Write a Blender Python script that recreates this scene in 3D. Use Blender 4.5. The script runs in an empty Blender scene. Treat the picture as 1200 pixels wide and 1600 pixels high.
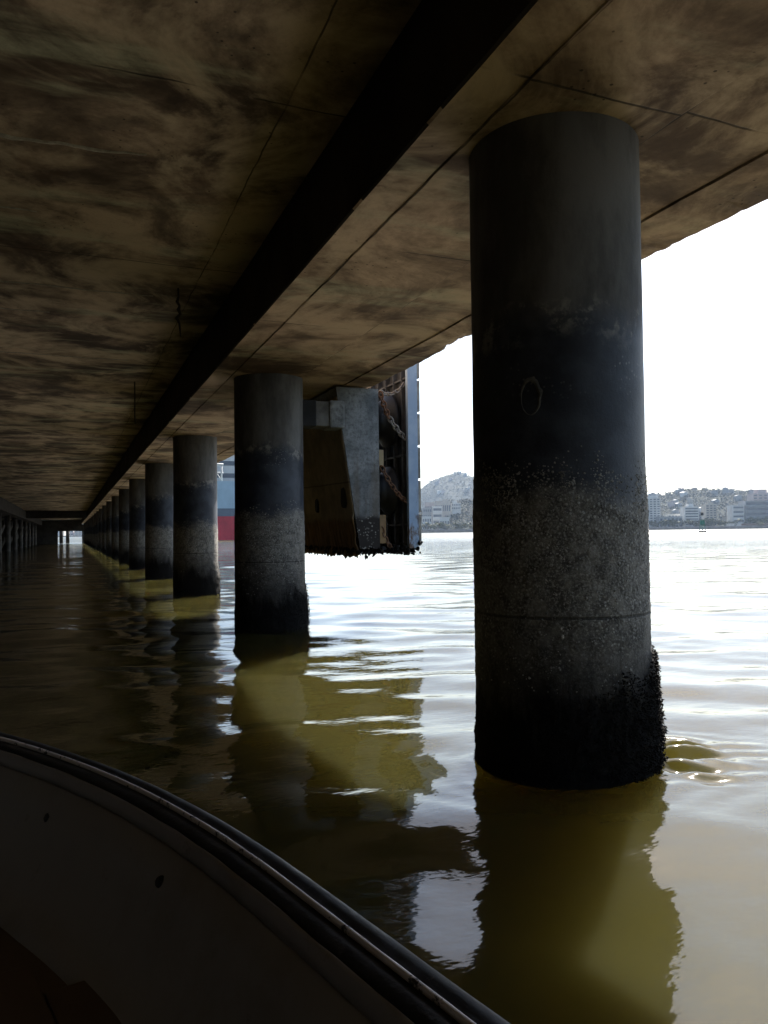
import bpy, bmesh, math, random
import numpy as np
from mathutils import Vector, noise
R = math.radians
random.seed(7)
SC = bpy.context.scene
COL = SC.collection

# ------------------------------------------------------------------ camera, sky, sun, exposure
CAM_Z = 1.35
YAW = 22.05                       # the camera looks this far to the right of the pier's long axis (+Y)
cs, sn = math.cos(R(YAW)), math.sin(R(YAW))
F = 1210.0                        # focal length in photo pixels
cam = bpy.data.cameras.new('camera')
co = bpy.data.objects.new('camera', cam)
COL.objects.link(co)
cam.sensor_fit = 'VERTICAL'; cam.sensor_height = 36.0; cam.lens = 36.0 * F / 1600.0
cam.clip_start = 0.05; cam.clip_end = 20000
from mathutils import Matrix
co.matrix_world = (Matrix.Translation((0, 0, CAM_Z)) @ Matrix.Rotation(R(-YAW), 4, 'Z')
                   @ Matrix.Rotation(R(90 + 1.5), 4, 'X') @ Matrix.Rotation(R(-0.7), 4, 'Z'))
SC.camera = co

SUN_AZ, SUN_EL = 47.0, 42.0       # azimuth from +Y towards +X
w = bpy.data.worlds.new('World'); SC.world = w; w.use_nodes = True
nt = w.node_tree
bg = nt.nodes['Background']
sky = nt.nodes.new('ShaderNodeTexSky'); sky.sky_type = 'NISHITA'; sky.sun_disc = False
sky.sun_elevation = R(SUN_EL); sky.sun_rotation = R(SUN_AZ)
sky.dust_density = 1.2; sky.air_density = 1.0
nt.links.new(sky.outputs[0], bg.inputs[0]); bg.inputs[1].default_value = 0.061
sl = bpy.data.lights.new('sun', 'SUN'); sl.energy = 5.0; sl.angle = R(0.53); sl.color = (1.0, 0.94, 0.85)
so = bpy.data.objects.new('sun', sl); COL.objects.link(so)
sd = Vector((math.sin(R(SUN_AZ)) * math.cos(R(SUN_EL)), math.cos(R(SUN_AZ)) * math.cos(R(SUN_EL)), math.sin(R(SUN_EL))))
so.rotation_euler = (-sd).to_track_quat('-Z', 'Y').to_euler()
so.location = (60, 60, 120)
SC.view_settings.view_transform = 'Standard'; SC.view_settings.look = 'None'
SC.view_settings.exposure = 2.0; SC.view_settings.gamma = 1.0
cy = SC.cycles
cy.use_denoising = True
cy.caustics_reflective = True; cy.blur_glossy = 0.22
cy.max_bounces = 8; cy.diffuse_bounces = 5; cy.glossy_bounces = 4; cy.volume_bounces = 1
cy.sample_clamp_indirect = 3.0

# ------------------------------------------------------------------ helpers
def yh(px): return 832.0 - (px - 600) * 0.0125
def at(px, depth, py=None, z=0.0):
    """photo pixel + distance -> a point of the place (z from the row, or given)"""
    lat = (px - 600) / F * depth
    if py is not None: z = CAM_Z + (yh(px) - py) / F * depth
    return Vector((lat * cs + depth * sn, depth * cs - lat * sn, z))

def tag(o, label=None, cat=None, group=None, kind=None):
    if label: o['label'] = label
    if cat: o['category'] = cat
    if group: o['group'] = group
    if kind: o['kind'] = kind
    return o
def empty(name, loc=(0, 0, 0), rz=0.0):
    o = bpy.data.objects.new(name, None); COL.objects.link(o)
    o.location = loc; o.rotation_euler = (0, 0, rz); o.empty_display_size = 0.2
    return o

class MB:
    def __init__(s): s.v = []; s.f = []; s.smooth = []
    def add(s, vs, fs, smooth=False):
        b = len(s.v); s.v += [tuple(p) for p in vs]
        s.f += [tuple(i + b for i in f) for f in fs]; s.smooth += [smooth] * len(fs)
        return s
    def box(s, x0, x1, y0, y1, z0, z1):
        return s.add([(x0,y0,z0),(x1,y0,z0),(x1,y1,z0),(x0,y1,z0),(x0,y0,z1),(x1,y0,z1),(x1,y1,z1),(x0,y1,z1)],
                     [(0,3,2,1),(4,5,6,7),(0,1,5,4),(1,2,6,5),(2,3,7,6),(3,0,4,7)])
    def bevbox(s, x0, x1, y0, y1, z0, z1, b):
        bm = bmesh.new(); bmesh.ops.create_cube(bm, size=1.0)
        for v in bm.verts:
            v.co = Vector((x0+(v.co.x+.5)*(x1-x0), y0+(v.co.y+.5)*(y1-y0), z0+(v.co.z+.5)*(z1-z0)))
        bmesh.ops.bevel(bm, geom=bm.edges[:], offset=b, segments=2, affect='EDGES', profile=0.6)
        bm.verts.index_update()
        s.add([v.co[:] for v in bm.verts], [[v.index for v in f.verts] for f in bm.faces]); bm.free(); return s
    def prism(s, pts, a, b, axis='y'):
        """polygon pts (2-D) swept between a and b along an axis"""
        n = len(pts)
        mk = {'y': lambda p, t: (p[0], t, p[1]), 'x': lambda p, t: (t, p[0], p[1]), 'z': lambda p, t: (p[0], p[1], t)}[axis]
        vs = [mk(p, a) for p in pts] + [mk(p, b) for p in pts]
        fs = [tuple(range(n)), tuple(range(2*n-1, n-1, -1))] + [(i, i+n, (i+1) % n + n, (i+1) % n) for i in range(n)]
        return s.add(vs, fs)
    def tube(s, pts, r, n=8, closed=False, cap=True):
        pts = [Vector(p) for p in pts]; m = len(pts); vs = []
        rr = r if isinstance(r, (list, tuple)) else [r] * m
        up = None
        for i, p in enumerate(pts):
            if closed: d = pts[(i+1) % m] - pts[i-1]
            else: d = pts[min(i+1, m-1)] - pts[max(i-1, 0)]
            d.normalize()
            if up is None: up = d.orthogonal().normalized()
            up = (up - d * up.dot(d)).normalized(); q = d.cross(up)
            for k in range(n):
                a = 2*math.pi*k/n; vs.append(p + (up*math.cos(a) + q*math.sin(a)) * rr[i])
        fs = []
        for i in range(m if closed else m-1):
            j = (i+1) % m
            for k in range(n): fs.append((i*n+k, i*n+(k+1) % n, j*n+(k+1) % n, j*n+k))
        if not closed and cap: fs += [tuple(range(n-1, -1, -1)), tuple(range((m-1)*n, m*n))]
        return s.add(vs, fs, True)
    def lathe(s, prof, n=32, axis='z', c=(0, 0, 0), caps=True):
        vs = []
        for (r, h) in prof:
            for k in range(n):
                a = 2*math.pi*k/n; x, y = r*math.cos(a), r*math.sin(a)
                p = (x, y, h) if axis == 'z' else (h, x, y) if axis == 'x' else (x, h, y)
                vs.append((p[0]+c[0], p[1]+c[1], p[2]+c[2]))
        fs = [(i*n+k, i*n+(k+1) % n, (i+1)*n+(k+1) % n, (i+1)*n+k) for i in range(len(prof)-1) for k in range(n)]
        if caps: fs += [tuple(range(n-1, -1, -1)), tuple(range((len(prof)-1)*n, len(prof)*n))]
        return s.add(vs, fs, True)
    def build(s, name, mat, parent=None, loc=None):
        me = bpy.data.meshes.new(name); me.from_pydata(s.v, [], s.f)
        me.polygons.foreach_set('use_smooth', s.smooth); me.validate()
        bm = bmesh.new(); bm.from_mesh(me); bmesh.ops.recalc_face_normals(bm, faces=bm.faces[:]); bm.to_mesh(me); bm.free()
        o = bpy.data.objects.new(name, me); COL.objects.link(o)
        if mat: me.materials.append(mat)
        if parent: o.parent = parent
        if loc: o.location = loc
        return o

# node helpers
class NM:
    def __init__(s, name):
        s.m = bpy.data.materials.new(name); s.m.use_nodes = True
        s.t = s.m.node_tree; s.b = s.t.nodes['Principled BSDF']
        s.pos = s.t.nodes.new('ShaderNodeTexCoord').outputs['Object']
    def n(s, ty, **kw):
        x = s.t.nodes.new(ty)
        for k, v in kw.items(): setattr(x, k, v)
        return x
    def put(s, sock, v):
        if v is None: return
        if hasattr(v, 'is_linked') or hasattr(v, 'links'): s.t.links.new(v, sock)
        else:
            if sock.type == 'RGBA' and len(v) == 3: v = (*v, 1)
            sock.default_value = v
    def vec(s, sc=(1, 1, 1), off=(0, 0, 0), src=None):
        m = s.n('ShaderNodeMapping'); s.put(m.inputs['Vector'], src or s.pos)
        m.inputs['Scale'].default_value = sc; m.inputs['Location'].default_value = off
        return m.outputs[0]
    def noise(s, scale=1, detail=4, rough=.5, vec=None, dist=0.0, color=False):
        x = s.n('ShaderNodeTexNoise'); s.put(x.inputs['Vector'], vec or s.pos)
        x.inputs['Scale'].default_value = scale; x.inputs['Detail'].default_value = detail
        x.inputs['Roughness'].default_value = rough; x.inputs['Distortion'].default_value = dist
        return x.outputs['Color' if color else 'Fac']
    def voro(s, scale=1, vec=None, feature='F1', out='Distance', rand=1.0):
        x = s.n('ShaderNodeTexVoronoi', feature=feature); s.put(x.inputs['Vector'], vec or s.pos)
        x.inputs['Scale'].default_value = scale; x.inputs['Randomness'].default_value = rand
        return x.outputs[out]
    def mth(s, op, a, b=None, c=None, clamp=False):
        x = s.n('ShaderNodeMath', operation=op); x.use_clamp = clamp
        s.put(x.inputs[0], a); s.put(x.inputs[1], b)
        if c is not None: s.put(x.inputs[2], c)
        return x.outputs[0]
    def ss(s, v, a, b, lo=0.0, hi=1.0):
        x = s.n('ShaderNodeMapRange', interpolation_type='SMOOTHSTEP'); s.put(x.inputs[0], v)
        x.inputs[1].default_value = a; x.inputs[2].default_value = b; x.inputs[3].default_value = lo; x.inputs[4].default_value = hi
        return x.outputs[0]
    def mix(s, f, a, b, op='MIX'):
        x = s.n('ShaderNodeMix', data_type='RGBA', blend_type=op); s.put(x.inputs[0], f); s.put(x.inputs[6], a); s.put(x.inputs[7], b)
        return x.outputs[2]
    def sep(s, v=None):
        x = s.n('ShaderNodeSeparateXYZ'); s.put(x.inputs[0], v or s.pos); return x.outputs
    def bump(s, h, st=.3, d=.02, nrm=None):
        x = s.n('ShaderNodeBump'); s.put(x.inputs['Height'], h); x.inputs['Strength'].default_value = st; x.inputs['Distance'].default_value = d
        if nrm: s.put(x.inputs['Normal'], nrm)
        return x.outputs[0]
    def out(s, color=None, rough=None, normal=None, spec=None, metal=None, **kw):
        i = s.b.inputs
        s.put(i['Base Color'], color); s.put(i['Roughness'], rough)
        if normal: s.put(i['Normal'], normal)
        s.put(i['Specular IOR Level'], spec); s.put(i['Metallic'], metal)
        for k, v in kw.items(): s.put(i[k], v)
        return s.m

def plain(name, col, rough=.7, var=.25, scale=3.0, metal=None, spec=.4, bump=0.0):
    m = NM(name); a = m.noise(scale, 5, .6)
    c = m.mix(m.ss(a, .3, .7), [x*(1-var) for x in col], [min(1, x*(1+var)) for x in col])
    return m.out(c, rough, m.bump(m.noise(scale*6, 4), bump, .01) if bump else None, spec, metal)

# ------------------------------------------------------------------ materials
def line_mask(m, coord, positions, width, wob):
    """thin joint lines at fixed positions of one coordinate"""
    tot = None
    for p in positions:
        d = m.mth('ABSOLUTE', m.mth('SUBTRACT', m.mth('ADD', coord, wob), p))
        k = m.ss(d, width*.4, width, 1.0, 0.0)
        tot = k if tot is None else m.mth('MAXIMUM', tot, k)
    return tot

def concrete_soffit(name, light, dark, xl, tl):
    m = NM(name); x, y, z = m.sep()
    big = m.noise(.55, 6, .62, dist=.6); mid = m.noise(2.3, 7, .65, m.vec((1.0, .7, 1)), dist=.4); fine = m.noise(38, 5, .7)
    streak = m.noise(1.0, 5, .6, m.vec((.45, 1.9, 1), (4, 1, 0)))
    c = m.mix(m.ss(big, .38, .62), dark, light)
    c = m.mix(m.ss(mid, .42, .66, 0, .5), c, [v*.45 for v in dark])
    c = m.mix(m.ss(streak, .52, .66, 0, .65), c, [min(.6, v*1.3) for v in light])  # pale streaks stand in for bands of sunlight thrown up by the water
    c = m.mix(m.ss(fine, .45, .75, 0, .25), c, [v*.5 for v in dark])
    cloud = m.noise(.85, 8, .66, m.vec((1, 1, 1), (3.3, 8.1, 0)), dist=.7)  # stain mottling that also carries rippled water light and shade in its colour
    c = m.mix(m.ss(cloud, .47, .65, 0, .85), c, [min(.62, v*1.1) for v in light])
    c = m.mix(m.ss(cloud, .54, .34, 0, .75), c, [v*.55 for v in dark])
    spots = m.ss(m.voro(13, m.vec((1, 1, 1))), .09, .15, 1, 0)
    keep = m.ss(m.noise(1.6, 3, .5, m.vec(off=(7, 3, 1))), .54, .62)
    c = m.mix(m.mth('MULTIPLY', m.mth('MULTIPLY', spots, keep), .8), c, (.03, .022, .018))
    rust = m.ss(m.noise(1.15, 6, .6, m.vec(off=(11, 5, 2))), .57, .72, 0, .55)
    c = m.mix(rust, c, (.13, .07, .038))
    wob = m.mth('MULTIPLY', m.mth('SUBTRACT', m.noise(2.0, 4), .5), .05)
    ln = m.mth('MULTIPLY', line_mask(m, x, xl, .009, wob), m.ss(m.noise(1.4, 4, .6, m.vec(off=(6, 2, 3))), .36, .60, .25, 1))
    l2 = line_mask(m, y, tl, .012, m.mth('MULTIPLY', wob, 1.3))
    gap = m.ss(m.noise(.9, 3, .6, m.vec(off=(2, 9, 0))), .42, .52)
    ln = m.mth('MAXIMUM', ln, m.mth('MULTIPLY', l2, gap))
    c = m.mix(m.mth('MULTIPLY', ln, .8), c, (.012, .010, .009))
    h = m.mth('SUBTRACT', m.mth('ADD', m.mth('MULTIPLY', mid, .5), m.mth('MULTIPLY', fine, .12)), ln)
    return m.out(c, .9, m.bump(h, .5, .02), .25)

X_JOINTS = [2.10, 3.05, 3.84]
M_CAP = concrete_soffit('capping_beam_concrete', (.60, .435, .31), (.13, .085, .058), X_JOINTS, [-1.5 + 2.35*i for i in range(14)])
M_SLAB = concrete_soffit('deck_slab_concrete', (.60, .445, .305), (.085, .057, .036), [1.38, -2.6], [-2.0 + 3.55*i for i in range(10)])
M_DARKC = plain('shade_dark_concrete', (.045, .038, .031), .9, .4, 1.2, spec=.2, bump=.3)  # darkness under the deck put into the base colour

def pile_mat():
    m = NM('pile_concrete'); x, y, z0_ = m.sep()
    rnd = m.n('ShaderNodeObjectInfo').outputs['Random']
    z = m.mth('ADD', z0_, m.mth('MULTIPLY', m.mth('SUBTRACT', rnd, .5), .12))
    off = m.n('ShaderNodeVectorMath', operation='ADD'); m.put(off.inputs[0], m.pos); cv = m.n('ShaderNodeCombineXYZ')
    for k_ in range(3): m.put(cv.inputs[k_], m.mth('MULTIPLY', rnd, (37.0, 53.0, 71.0)[k_]))
    m.put(off.inputs[1], cv.outputs[0]); m.pos = off.outputs[0]
    ang = m.vec((1, 1, .35)); wobn = m.noise(2.2, 6, .65)
    zz = m.mth('ADD', z, m.mth('MULTIPLY', m.mth('SUBTRACT', wobn, .5), .55))
    base = m.mix(m.ss(m.noise(3.0, 7, .65, ang), .35, .65), (.068, .064, .062), (.160, .152, .145))
    drip = m.noise(5.0, 4, .6, m.vec((1, 1, .06)))
    base = m.mix(m.ss(drip, .52, .7, 0, .45), base, (.10, .09, .085))
    band = m.mth('MULTIPLY', m.ss(zz, 2.40, 2.62, 1, 0), m.ss(zz, 1.45, 1.62))
    stain = m.mix(m.ss(m.noise(4, 5, .6), .4, .65), (.016, .020, .032), (.042, .048, .066))  # tide stain with the blue of veiling flare mixed into its colour
    c = m.mix(m.mth('MULTIPLY', band, .95), base, stain)
    # pale salt bloom along the upper edge of the tide stain
    bl = m.mth('MULTIPLY', m.ss(zz, 2.36, 2.50), m.ss(zz, 2.52, 2.62, 1, 0))
    bl = m.mth('MULTIPLY', bl, m.ss(m.noise(6, 6, .7), .50, .62))
    c = m.mix(m.mth('MULTIPLY', bl, .7), c, (.30, .28, .25))
    fl = m.mth('MULTIPLY', m.ss(m.voro(34), .16, .26, 1, 0), m.ss(m.noise(3.2, 3, .5, m.vec(off=(3, 3, 3))), .52, .62))
    fl = m.mth('MULTIPLY', fl, m.mth('MULTIPLY', m.ss(z, 2.02, 2.35), m.ss(z, 2.4, 2.62, 1, 0)))
    c = m.mix(m.mth('MULTIPLY', fl, .7), c, (.26, .25, .24))
    # barnacle zone
    bz = m.ss(zz, 1.62, 1.42)
    bz = m.ss(zz, 1.50, 1.70, 1, 0)
    bc = m.mix(m.ss(m.noise(11, 6, .7), .35, .68), (.055, .049, .044), (.215, .195, .170))
    bc = m.mix(m.ss(m.noise(70, 4, .7), .48, .64, 0, .7), bc, (.36, .34, .305))
    bc = m.mix(m.ss(zz, 1.15, .55, 0, .75), bc, (.030, .026, .023))
    c = m.mix(bz, c, bc)
    sp = m.ss(m.voro(42), .22, .36, 1, 0)
    spk = m.mth('MULTIPLY', sp, m.ss(m.noise(2.8, 4, .6, m.vec(off=(1, 7, 4))), .42, .62))
    spk = m.mth('MULTIPLY', spk, m.mth('MULTIPLY', bz, m.ss(zz, .62, 1.0)))
    c = m.mix(m.mth('MULTIPLY', spk, .75), c, (.42, .40, .36))
    # casting joint
    jl = m.ss(m.mth('ABSOLUTE', m.mth('SUBTRACT', m.mth('ADD', z, m.mth('MULTIPLY', m.mth('SUBTRACT', m.noise(6, 3), .5), .02)), .94)), .004, .011, 1, 0)
    c = m.mix(m.mth('MULTIPLY', jl, .7), c, (.02, .018, .016))
    # wet mussel zone
    za = m.mth('ADD', z, m.mth('MULTIPLY', m.mth('SUBTRACT', m.noise(3.0, 6, .7, m.vec((1, 1, .25))), .5), 1.1))
    mz = m.mth('MULTIPLY', m.ss(za, .38, .72, 1, 0), m.ss(m.noise(7, 6, .75, m.vec((1, 1, .3), (2, 2, 5))), .25, .45, .55, 1))
    c = m.mix(mz, c, (.010, .009, .0085))
    h = m.mth('ADD', m.mth('MULTIPLY', m.noise(46, 5, .7), m.mth('ADD', m.mth('MULTIPLY', bz, .8), .25)), m.mth('MULTIPLY', spk, .6))
    h = m.mth('SUBTRACT', h, m.mth('MULTIPLY', jl, .7))
    rough = m.mth('ADD', .82, m.mth('MULTIPLY', mz, .1))
    rough = m.mth('SUBTRACT', rough, m.mth('MULTIPLY', band, .25))
    return m.out(c, rough, m.bump(h, .6, .012), m.mth('SUBTRACT', .32, m.mth('MULTIPLY', mz, .26)))
M_PILE = pile_mat()
M_BARN = plain('barnacle_shell', (.24, .225, .205), .8, .6, 9)
M_MUSS = plain('mussel_shell', (.008, .007, .0065), .9, .4, 20, spec=.12)
M_RING = plain('pale_scar', (.115, .108, .098), .9, .4, 25, bump=.4)

def water_mat():
    m = NM('murky_green_water'); x, y, z = m.sep()
    n1 = m.noise(5.5, 3, .5, m.vec((1.0, 1.7, 1), (3, 1, 0), None))
    patch = m.ss(m.noise(.22, 3, .5), .40, .62)
    n2 = m.mth('MULTIPLY', m.noise(19, 2, .5, m.vec((.7, 1.5, 1))), patch)
    far = m.noise(1.2, 3, .55, m.vec((.5, 1.5, 1), (5, 2, 0)))
    # waves finer than the mesh carries away from the boat
    dist = m.n('ShaderNodeVectorMath', operation='LENGTH'); m.put(dist.inputs[0], m.pos)
    fw = m.ss(dist.outputs['Value'], 25, 100)
    h = m.mth('ADD', m.mth('MULTIPLY', n1, .0030), m.mth('MULTIPLY', n2, .0010))
    h = m.mth('ADD', h, m.mth('MULTIPLY', m.mth('MULTIPLY', far, m.mth('MULTIPLY', fw, m.ss(dist.outputs['Value'], 200, 500, 1, .25))), .16))
    nb = m.n('ShaderNodeBump'); nb.inputs['Strength'].default_value = 1.0; nb.inputs['Distance'].default_value = 1.0
    m.put(nb.inputs['Height'], h)
    c = m.mix(m.ss(m.noise(.35, 4, .5), .3, .7), (.0255, .0222, .0058), (.031, .0272, .0080))
    m.b.subsurface_method = 'BURLEY'
    mm = m.out(c, m.ss(dist.outputs['Value'], 45, 220, .055, .36), nb.outputs[0], .5, IOR=1.333)
    m.b.inputs['Subsurface Weight'].default_value = 1.0
    m.b.inputs['Subsurface Radius'].default_value = (1.0, .8, .35)
    m.b.inputs['Subsurface Scale'].default_value = 1.0
    return mm
M_WATER = water_mat()

# ------------------------------------------------------------------ water sheet: one mesh, waves as real relief
PILE_X, PILE_R, PILE_T0, PILE_DT, N_PILE = 2.65, .49, 3.82, 7.1, 21
def build_water():
    rng = np.random.default_rng(23)
    ang = np.concatenate([np.linspace(-65, 95, 560)[:-1], np.linspace(95, 295, 50)[:-1]])
    rad = np.concatenate([np.geomspace(.9, 95, 780)[:-1], np.geomspace(95, 9000, 90)])
    A, Rr = np.meshgrid(np.radians(ang), rad)
    Xw, Yw = Rr*np.sin(A), Rr*np.cos(A)
    Z = np.zeros_like(Xw)
    dr = np.gradient(rad)[:, None] * np.ones_like(A)
    dens = np.where((A > R(-65)) & (A < R(95)), dr, 99)
    # long low chop coming in from the open bay, a wider spread for the short waves
    for L, sl_, spread, cnt in ((3.2, .015, 35, 6), (1.7, .024, 40, 9), (.95, .034, 42, 12), (.52, .028, 45, 14), (.27, .012, 60, 14)):
        for i in range(cnt):
            l = L*math.exp(rng.normal(0, .16)); k = 2*math.pi/l
            th = R(200 + rng.normal(0, spread))
            ph = rng.uniform(0, 6.28)
            amp = sl_/k*math.sqrt(2/cnt)*rng.uniform(.6, 1.4)
            fade = np.clip((l/4.5 - dens)/(l/9), 0, 1)
            env = 1.0
            if l < .7:
                e2 = np.sin(Xw*.31+i*1.7+L)*np.sin(Yw*.23+i*2.3) ; env = np.clip(.55+.9*e2, 0, 1.5)
            Z += amp*fade*env*np.sin(k*(Xw*math.sin(th)+Yw*math.cos(th))+ph)
    # rings lapping round the near piles
    for i in range(3):
        d = np.hypot(Xw-PILE_X, Yw-(PILE_T0+i*PILE_DT)) - PILE_R
        k = 2*math.pi/.19; fade = np.clip((.19/4-dens)/(.02), 0, 1)
        aa = np.arctan2(Yw-(PILE_T0+i*PILE_DT), Xw-PILE_X)
        Z += (.0016*np.exp(-np.clip(d, 0, 9)/.45)+.0085*np.exp(-np.clip(d, 0, 9)/.18)*np.clip(np.cos(aa+.35), 0, 1)*(1+.6*np.sin(aa*17+d*9)))*np.sin(k*d+1+.8*np.sin(aa*9))*fade*(d > -.1)
    for (gx, gy, gr, seed_) in ((PILE_X+.72, PILE_T0-.10, .24, 0), (PILE_X+.60, PILE_T0-.32, .16, 2)):
        g = np.exp(-((Xw-gx)**2+(Yw-gy)**2)/(2*gr*gr))
        for j in range(5):
            th = R(205+rng.normal(0, 22)); l = rng.uniform(.14, .23); k = 2*math.pi/l
            Z += .42/k*g*np.sin(k*(Xw*math.sin(th)+Yw*math.cos(th))+rng.uniform(0, 6.28))
    na, nr = len(ang), len(rad)
    V = np.stack([Xw, Yw, Z], -1).reshape(-1, 3)
    idx = np.arange(na*nr).reshape(nr, na)
    a, b = idx[:-1], np.roll(idx, -1, 1)[:-1]; c, d_ = np.roll(idx, -1, 1)[1:], idx[1:]
    Fq = np.stack([a, d_, c, b], -1).reshape(-1, 4)
    me = bpy.data.meshes.new('water')
    me.vertices.add(len(V)); me.vertices.foreach_set('co', V.astype(np.float32).ravel())
    me.loops.add(Fq.size); me.loops.foreach_set('vertex_index', Fq.ravel().astype(np.int32))
    me.polygons.add(len(Fq)); me.polygons.foreach_set('loop_start', np.arange(0, Fq.size, 4, dtype=np.int32))
    me.update(calc_edges=True); me.validate()
    me.polygons.foreach_set('use_smooth', [True]*len(me.polygons))
    # make sure it faces up
    if me.polygons[0].normal.z < 0: me.flip_normals()
    o = bpy.data.objects.new('water', me); COL.objects.link(o); me.materials.append(M_WATER)
    tag(o, kind='structure')
build_water()
# sea bed, one metre and a half down, closes the place below
MB().box(-9000, 9000, -9000, 9000, -4.2, -4.0).build('sea_bed', plain('mud', (.08, .06, .03)))
tag(bpy.data.objects['sea_bed'], kind='structure')

# ------------------------------------------------------------------ pier deck
CAP_Z, SLAB_Z, TOP_Z = 3.575, 4.30, 4.75
CAP_X0, CAP_X1 = 1.81, 4.29
T0, T1 = -45.0, 152.0
deck = tag(empty('pier_deck', (0, 0, 3.55)), 'long stained concrete pier deck overhead with heavy capping beam along its edge', 'pier deck')
def child(mb, name, mat, parent=deck):
    o = mb.build(name, mat, parent); o.matrix_parent_inverse = Matrix.Translation(-Vector(parent.location)); return o

def grid_sheet(xs, ts, zf):
    vs = [(x if not callable(zf) else x, t, zf(x, t)) for t in ts for x in xs]
    n = len(xs)
    return vs, [(i*n+k, i*n+k+1, (i+1)*n+k+1, (i+1)*n+k) for i in range(len(ts)-1) for k in range(n-1)]
# slab soffit (slightly uneven) + its top
ts_s = list(np.linspace(T0, 0, 20)[:-1]) + list(np.linspace(0, 30, 120)[:-1]) + list(np.linspace(30, T1, 80))
xs_s = list(np.linspace(-16, -3, 10)[:-1]) + list(np.linspace(-3, CAP_X0, 40))
mb = MB(); v, f = grid_sheet(xs_s, ts_s, lambda x, t: SLAB_Z + .012*noise.noise((x*.8, t*.8, 0)))
mb.add(v, f, True); mb.box(-16, CAP_X0-.002, T0, T1, SLAB_Z+.03, TOP_Z)
child(mb, 'slab', M_SLAB)
# capping beam: inner face, stepped soffit, ragged outer arris
def edge_chip(t):
    a = noise.noise((t*.9, 3.1, 0)); b = noise.noise((t*3.7, 8.2, 0)); c = noise.noise((t*11, 1.2, 0))
    return .04*a + .035*b + .022*c - .22*max(0, noise.noise((t*.75, 21.4, 0))-.22)
ts_c = list(np.linspace(T0, 0, 30)[:-1]) + list(np.linspace(0, 24, 420)[:-1]) + list(np.linspace(24, T1, 200))
prof = [(CAP_X0, TOP_Z), (CAP_X0, SLAB_Z+.2), (CAP_X0, CAP_Z+.015), (CAP_X0+.015, CAP_Z), (2.093, CAP_Z+.001), (2.098, CAP_Z-.007), (2.50, CAP_Z-.009), (2.8, CAP_Z-.008), (3.047, CAP_Z-.010),
        (3.052, CAP_Z+.014), (3.45, CAP_Z+.012), (3.837, CAP_Z+.014), (3.843, CAP_Z), (4.1, CAP_Z), (4.24, CAP_Z), (CAP_X1, CAP_Z+.03), (CAP_X1+.005, CAP_Z+.2), (CAP_X1+.005, TOP_Z)]
vs = []
for t in ts_c:
    e = edge_chip(t)
    for i, (x, z) in enumerate(prof):
        dz = .006*noise.noise((x*1.5, t*1.5, 4)) if 3 <= i <= 14 else 0
        if i >= 14: x += float(np.interp(t, [2, 5.6, 6.9, 8.2, 10, 30], [.15, .14, .07, 0, .02, .04]))
        if i in (14, 15): x = x + e; z = z + abs(e)*.5 + .012*noise.noise((t*8, 5, 0))
        if i == 13: z += max(0, -e-.03)*.25
        if i == 2: z += .008*noise.noise((t*5, 2, 2))
        vs.append((x, t, z+dz))
n = len(prof)
fs = [(i*n+k, (i+1)*n+k, (i+1)*n+k+1, i*n+k+1) for i in range(len(ts_c)-1) for k in range(n-1)]
fs += [(i*n+n-1, (i+1)*n+n-1, (i+1)*n, i*n) for i in range(len(ts_c)-1)]
fs += [tuple(range(n)), tuple(range(len(vs)-1, len(vs)-n-1, -1))]
cb = child(MB().add(vs, fs), 'capping_beam', M_CAP)
cb.data.materials.append(plain('shaded_beam_face', (.045, .038, .032), .9, .45, .8, spec=.15, bump=.3))  # shade on the beam's inner face put into a near-black colour
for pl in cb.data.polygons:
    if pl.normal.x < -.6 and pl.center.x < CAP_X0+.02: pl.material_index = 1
# crossbeam and inner beam deep under the deck
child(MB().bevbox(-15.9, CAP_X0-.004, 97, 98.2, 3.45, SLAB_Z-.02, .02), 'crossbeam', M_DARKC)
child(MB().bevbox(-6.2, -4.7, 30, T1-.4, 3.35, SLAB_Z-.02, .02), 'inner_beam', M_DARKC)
# white salt crusts on the slab
M_SALT = plain('salt_crust', (.42, .38, .31), .95, .3, 14, bump=.4)
def crust(x0, x1, t, wd, slope, seed):
    mb = MB(); N = 60; vs = []
    for i in range(N+1):
        u = i/N; x = x0+(x1-x0)*u; tt = t+slope*(x-x0)+.05*noise.noise((x*2.3, seed, 0))+.02*noise.noise((x*9, seed, 3))
        ww = wd*(.25+.75*math.sin(math.pi*min(1, u*1.02+.02))**.5)*(.5+.9*abs(noise.noise((x*3.1, seed, 7)))+.3*abs(noise.noise((x*14, seed, 9))))
        zb = SLAB_Z - .004 + .012*noise.noise((x*.8, tt*.8, 0))
        vs += [(x, tt-ww, zb+.006), (x, tt-ww*.5, zb-.004), (x, tt+ww*.5, zb-.004), (x, tt+ww, zb+.006)]
    fs = [(i*4+k, i*4+k+1, i*4+4+k+1, i*4+4+k) for i in range(N) for k in range(3)]
    return mb.add(vs, fs, True)
for a in ((-2.6, .55, 6.35, .050, -.05, 1), (-2.6, -.28, 7.65, .030, -.02, 2), (-2.9, .95, 9.85, .020, .0, 3), (-1.2, -.25, 11.0, .010, 0, 5), (-3.2, .9, 13.6, .022, .01, 4)):
    child(crust(*a), 'salt_streak', M_SALT)

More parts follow.
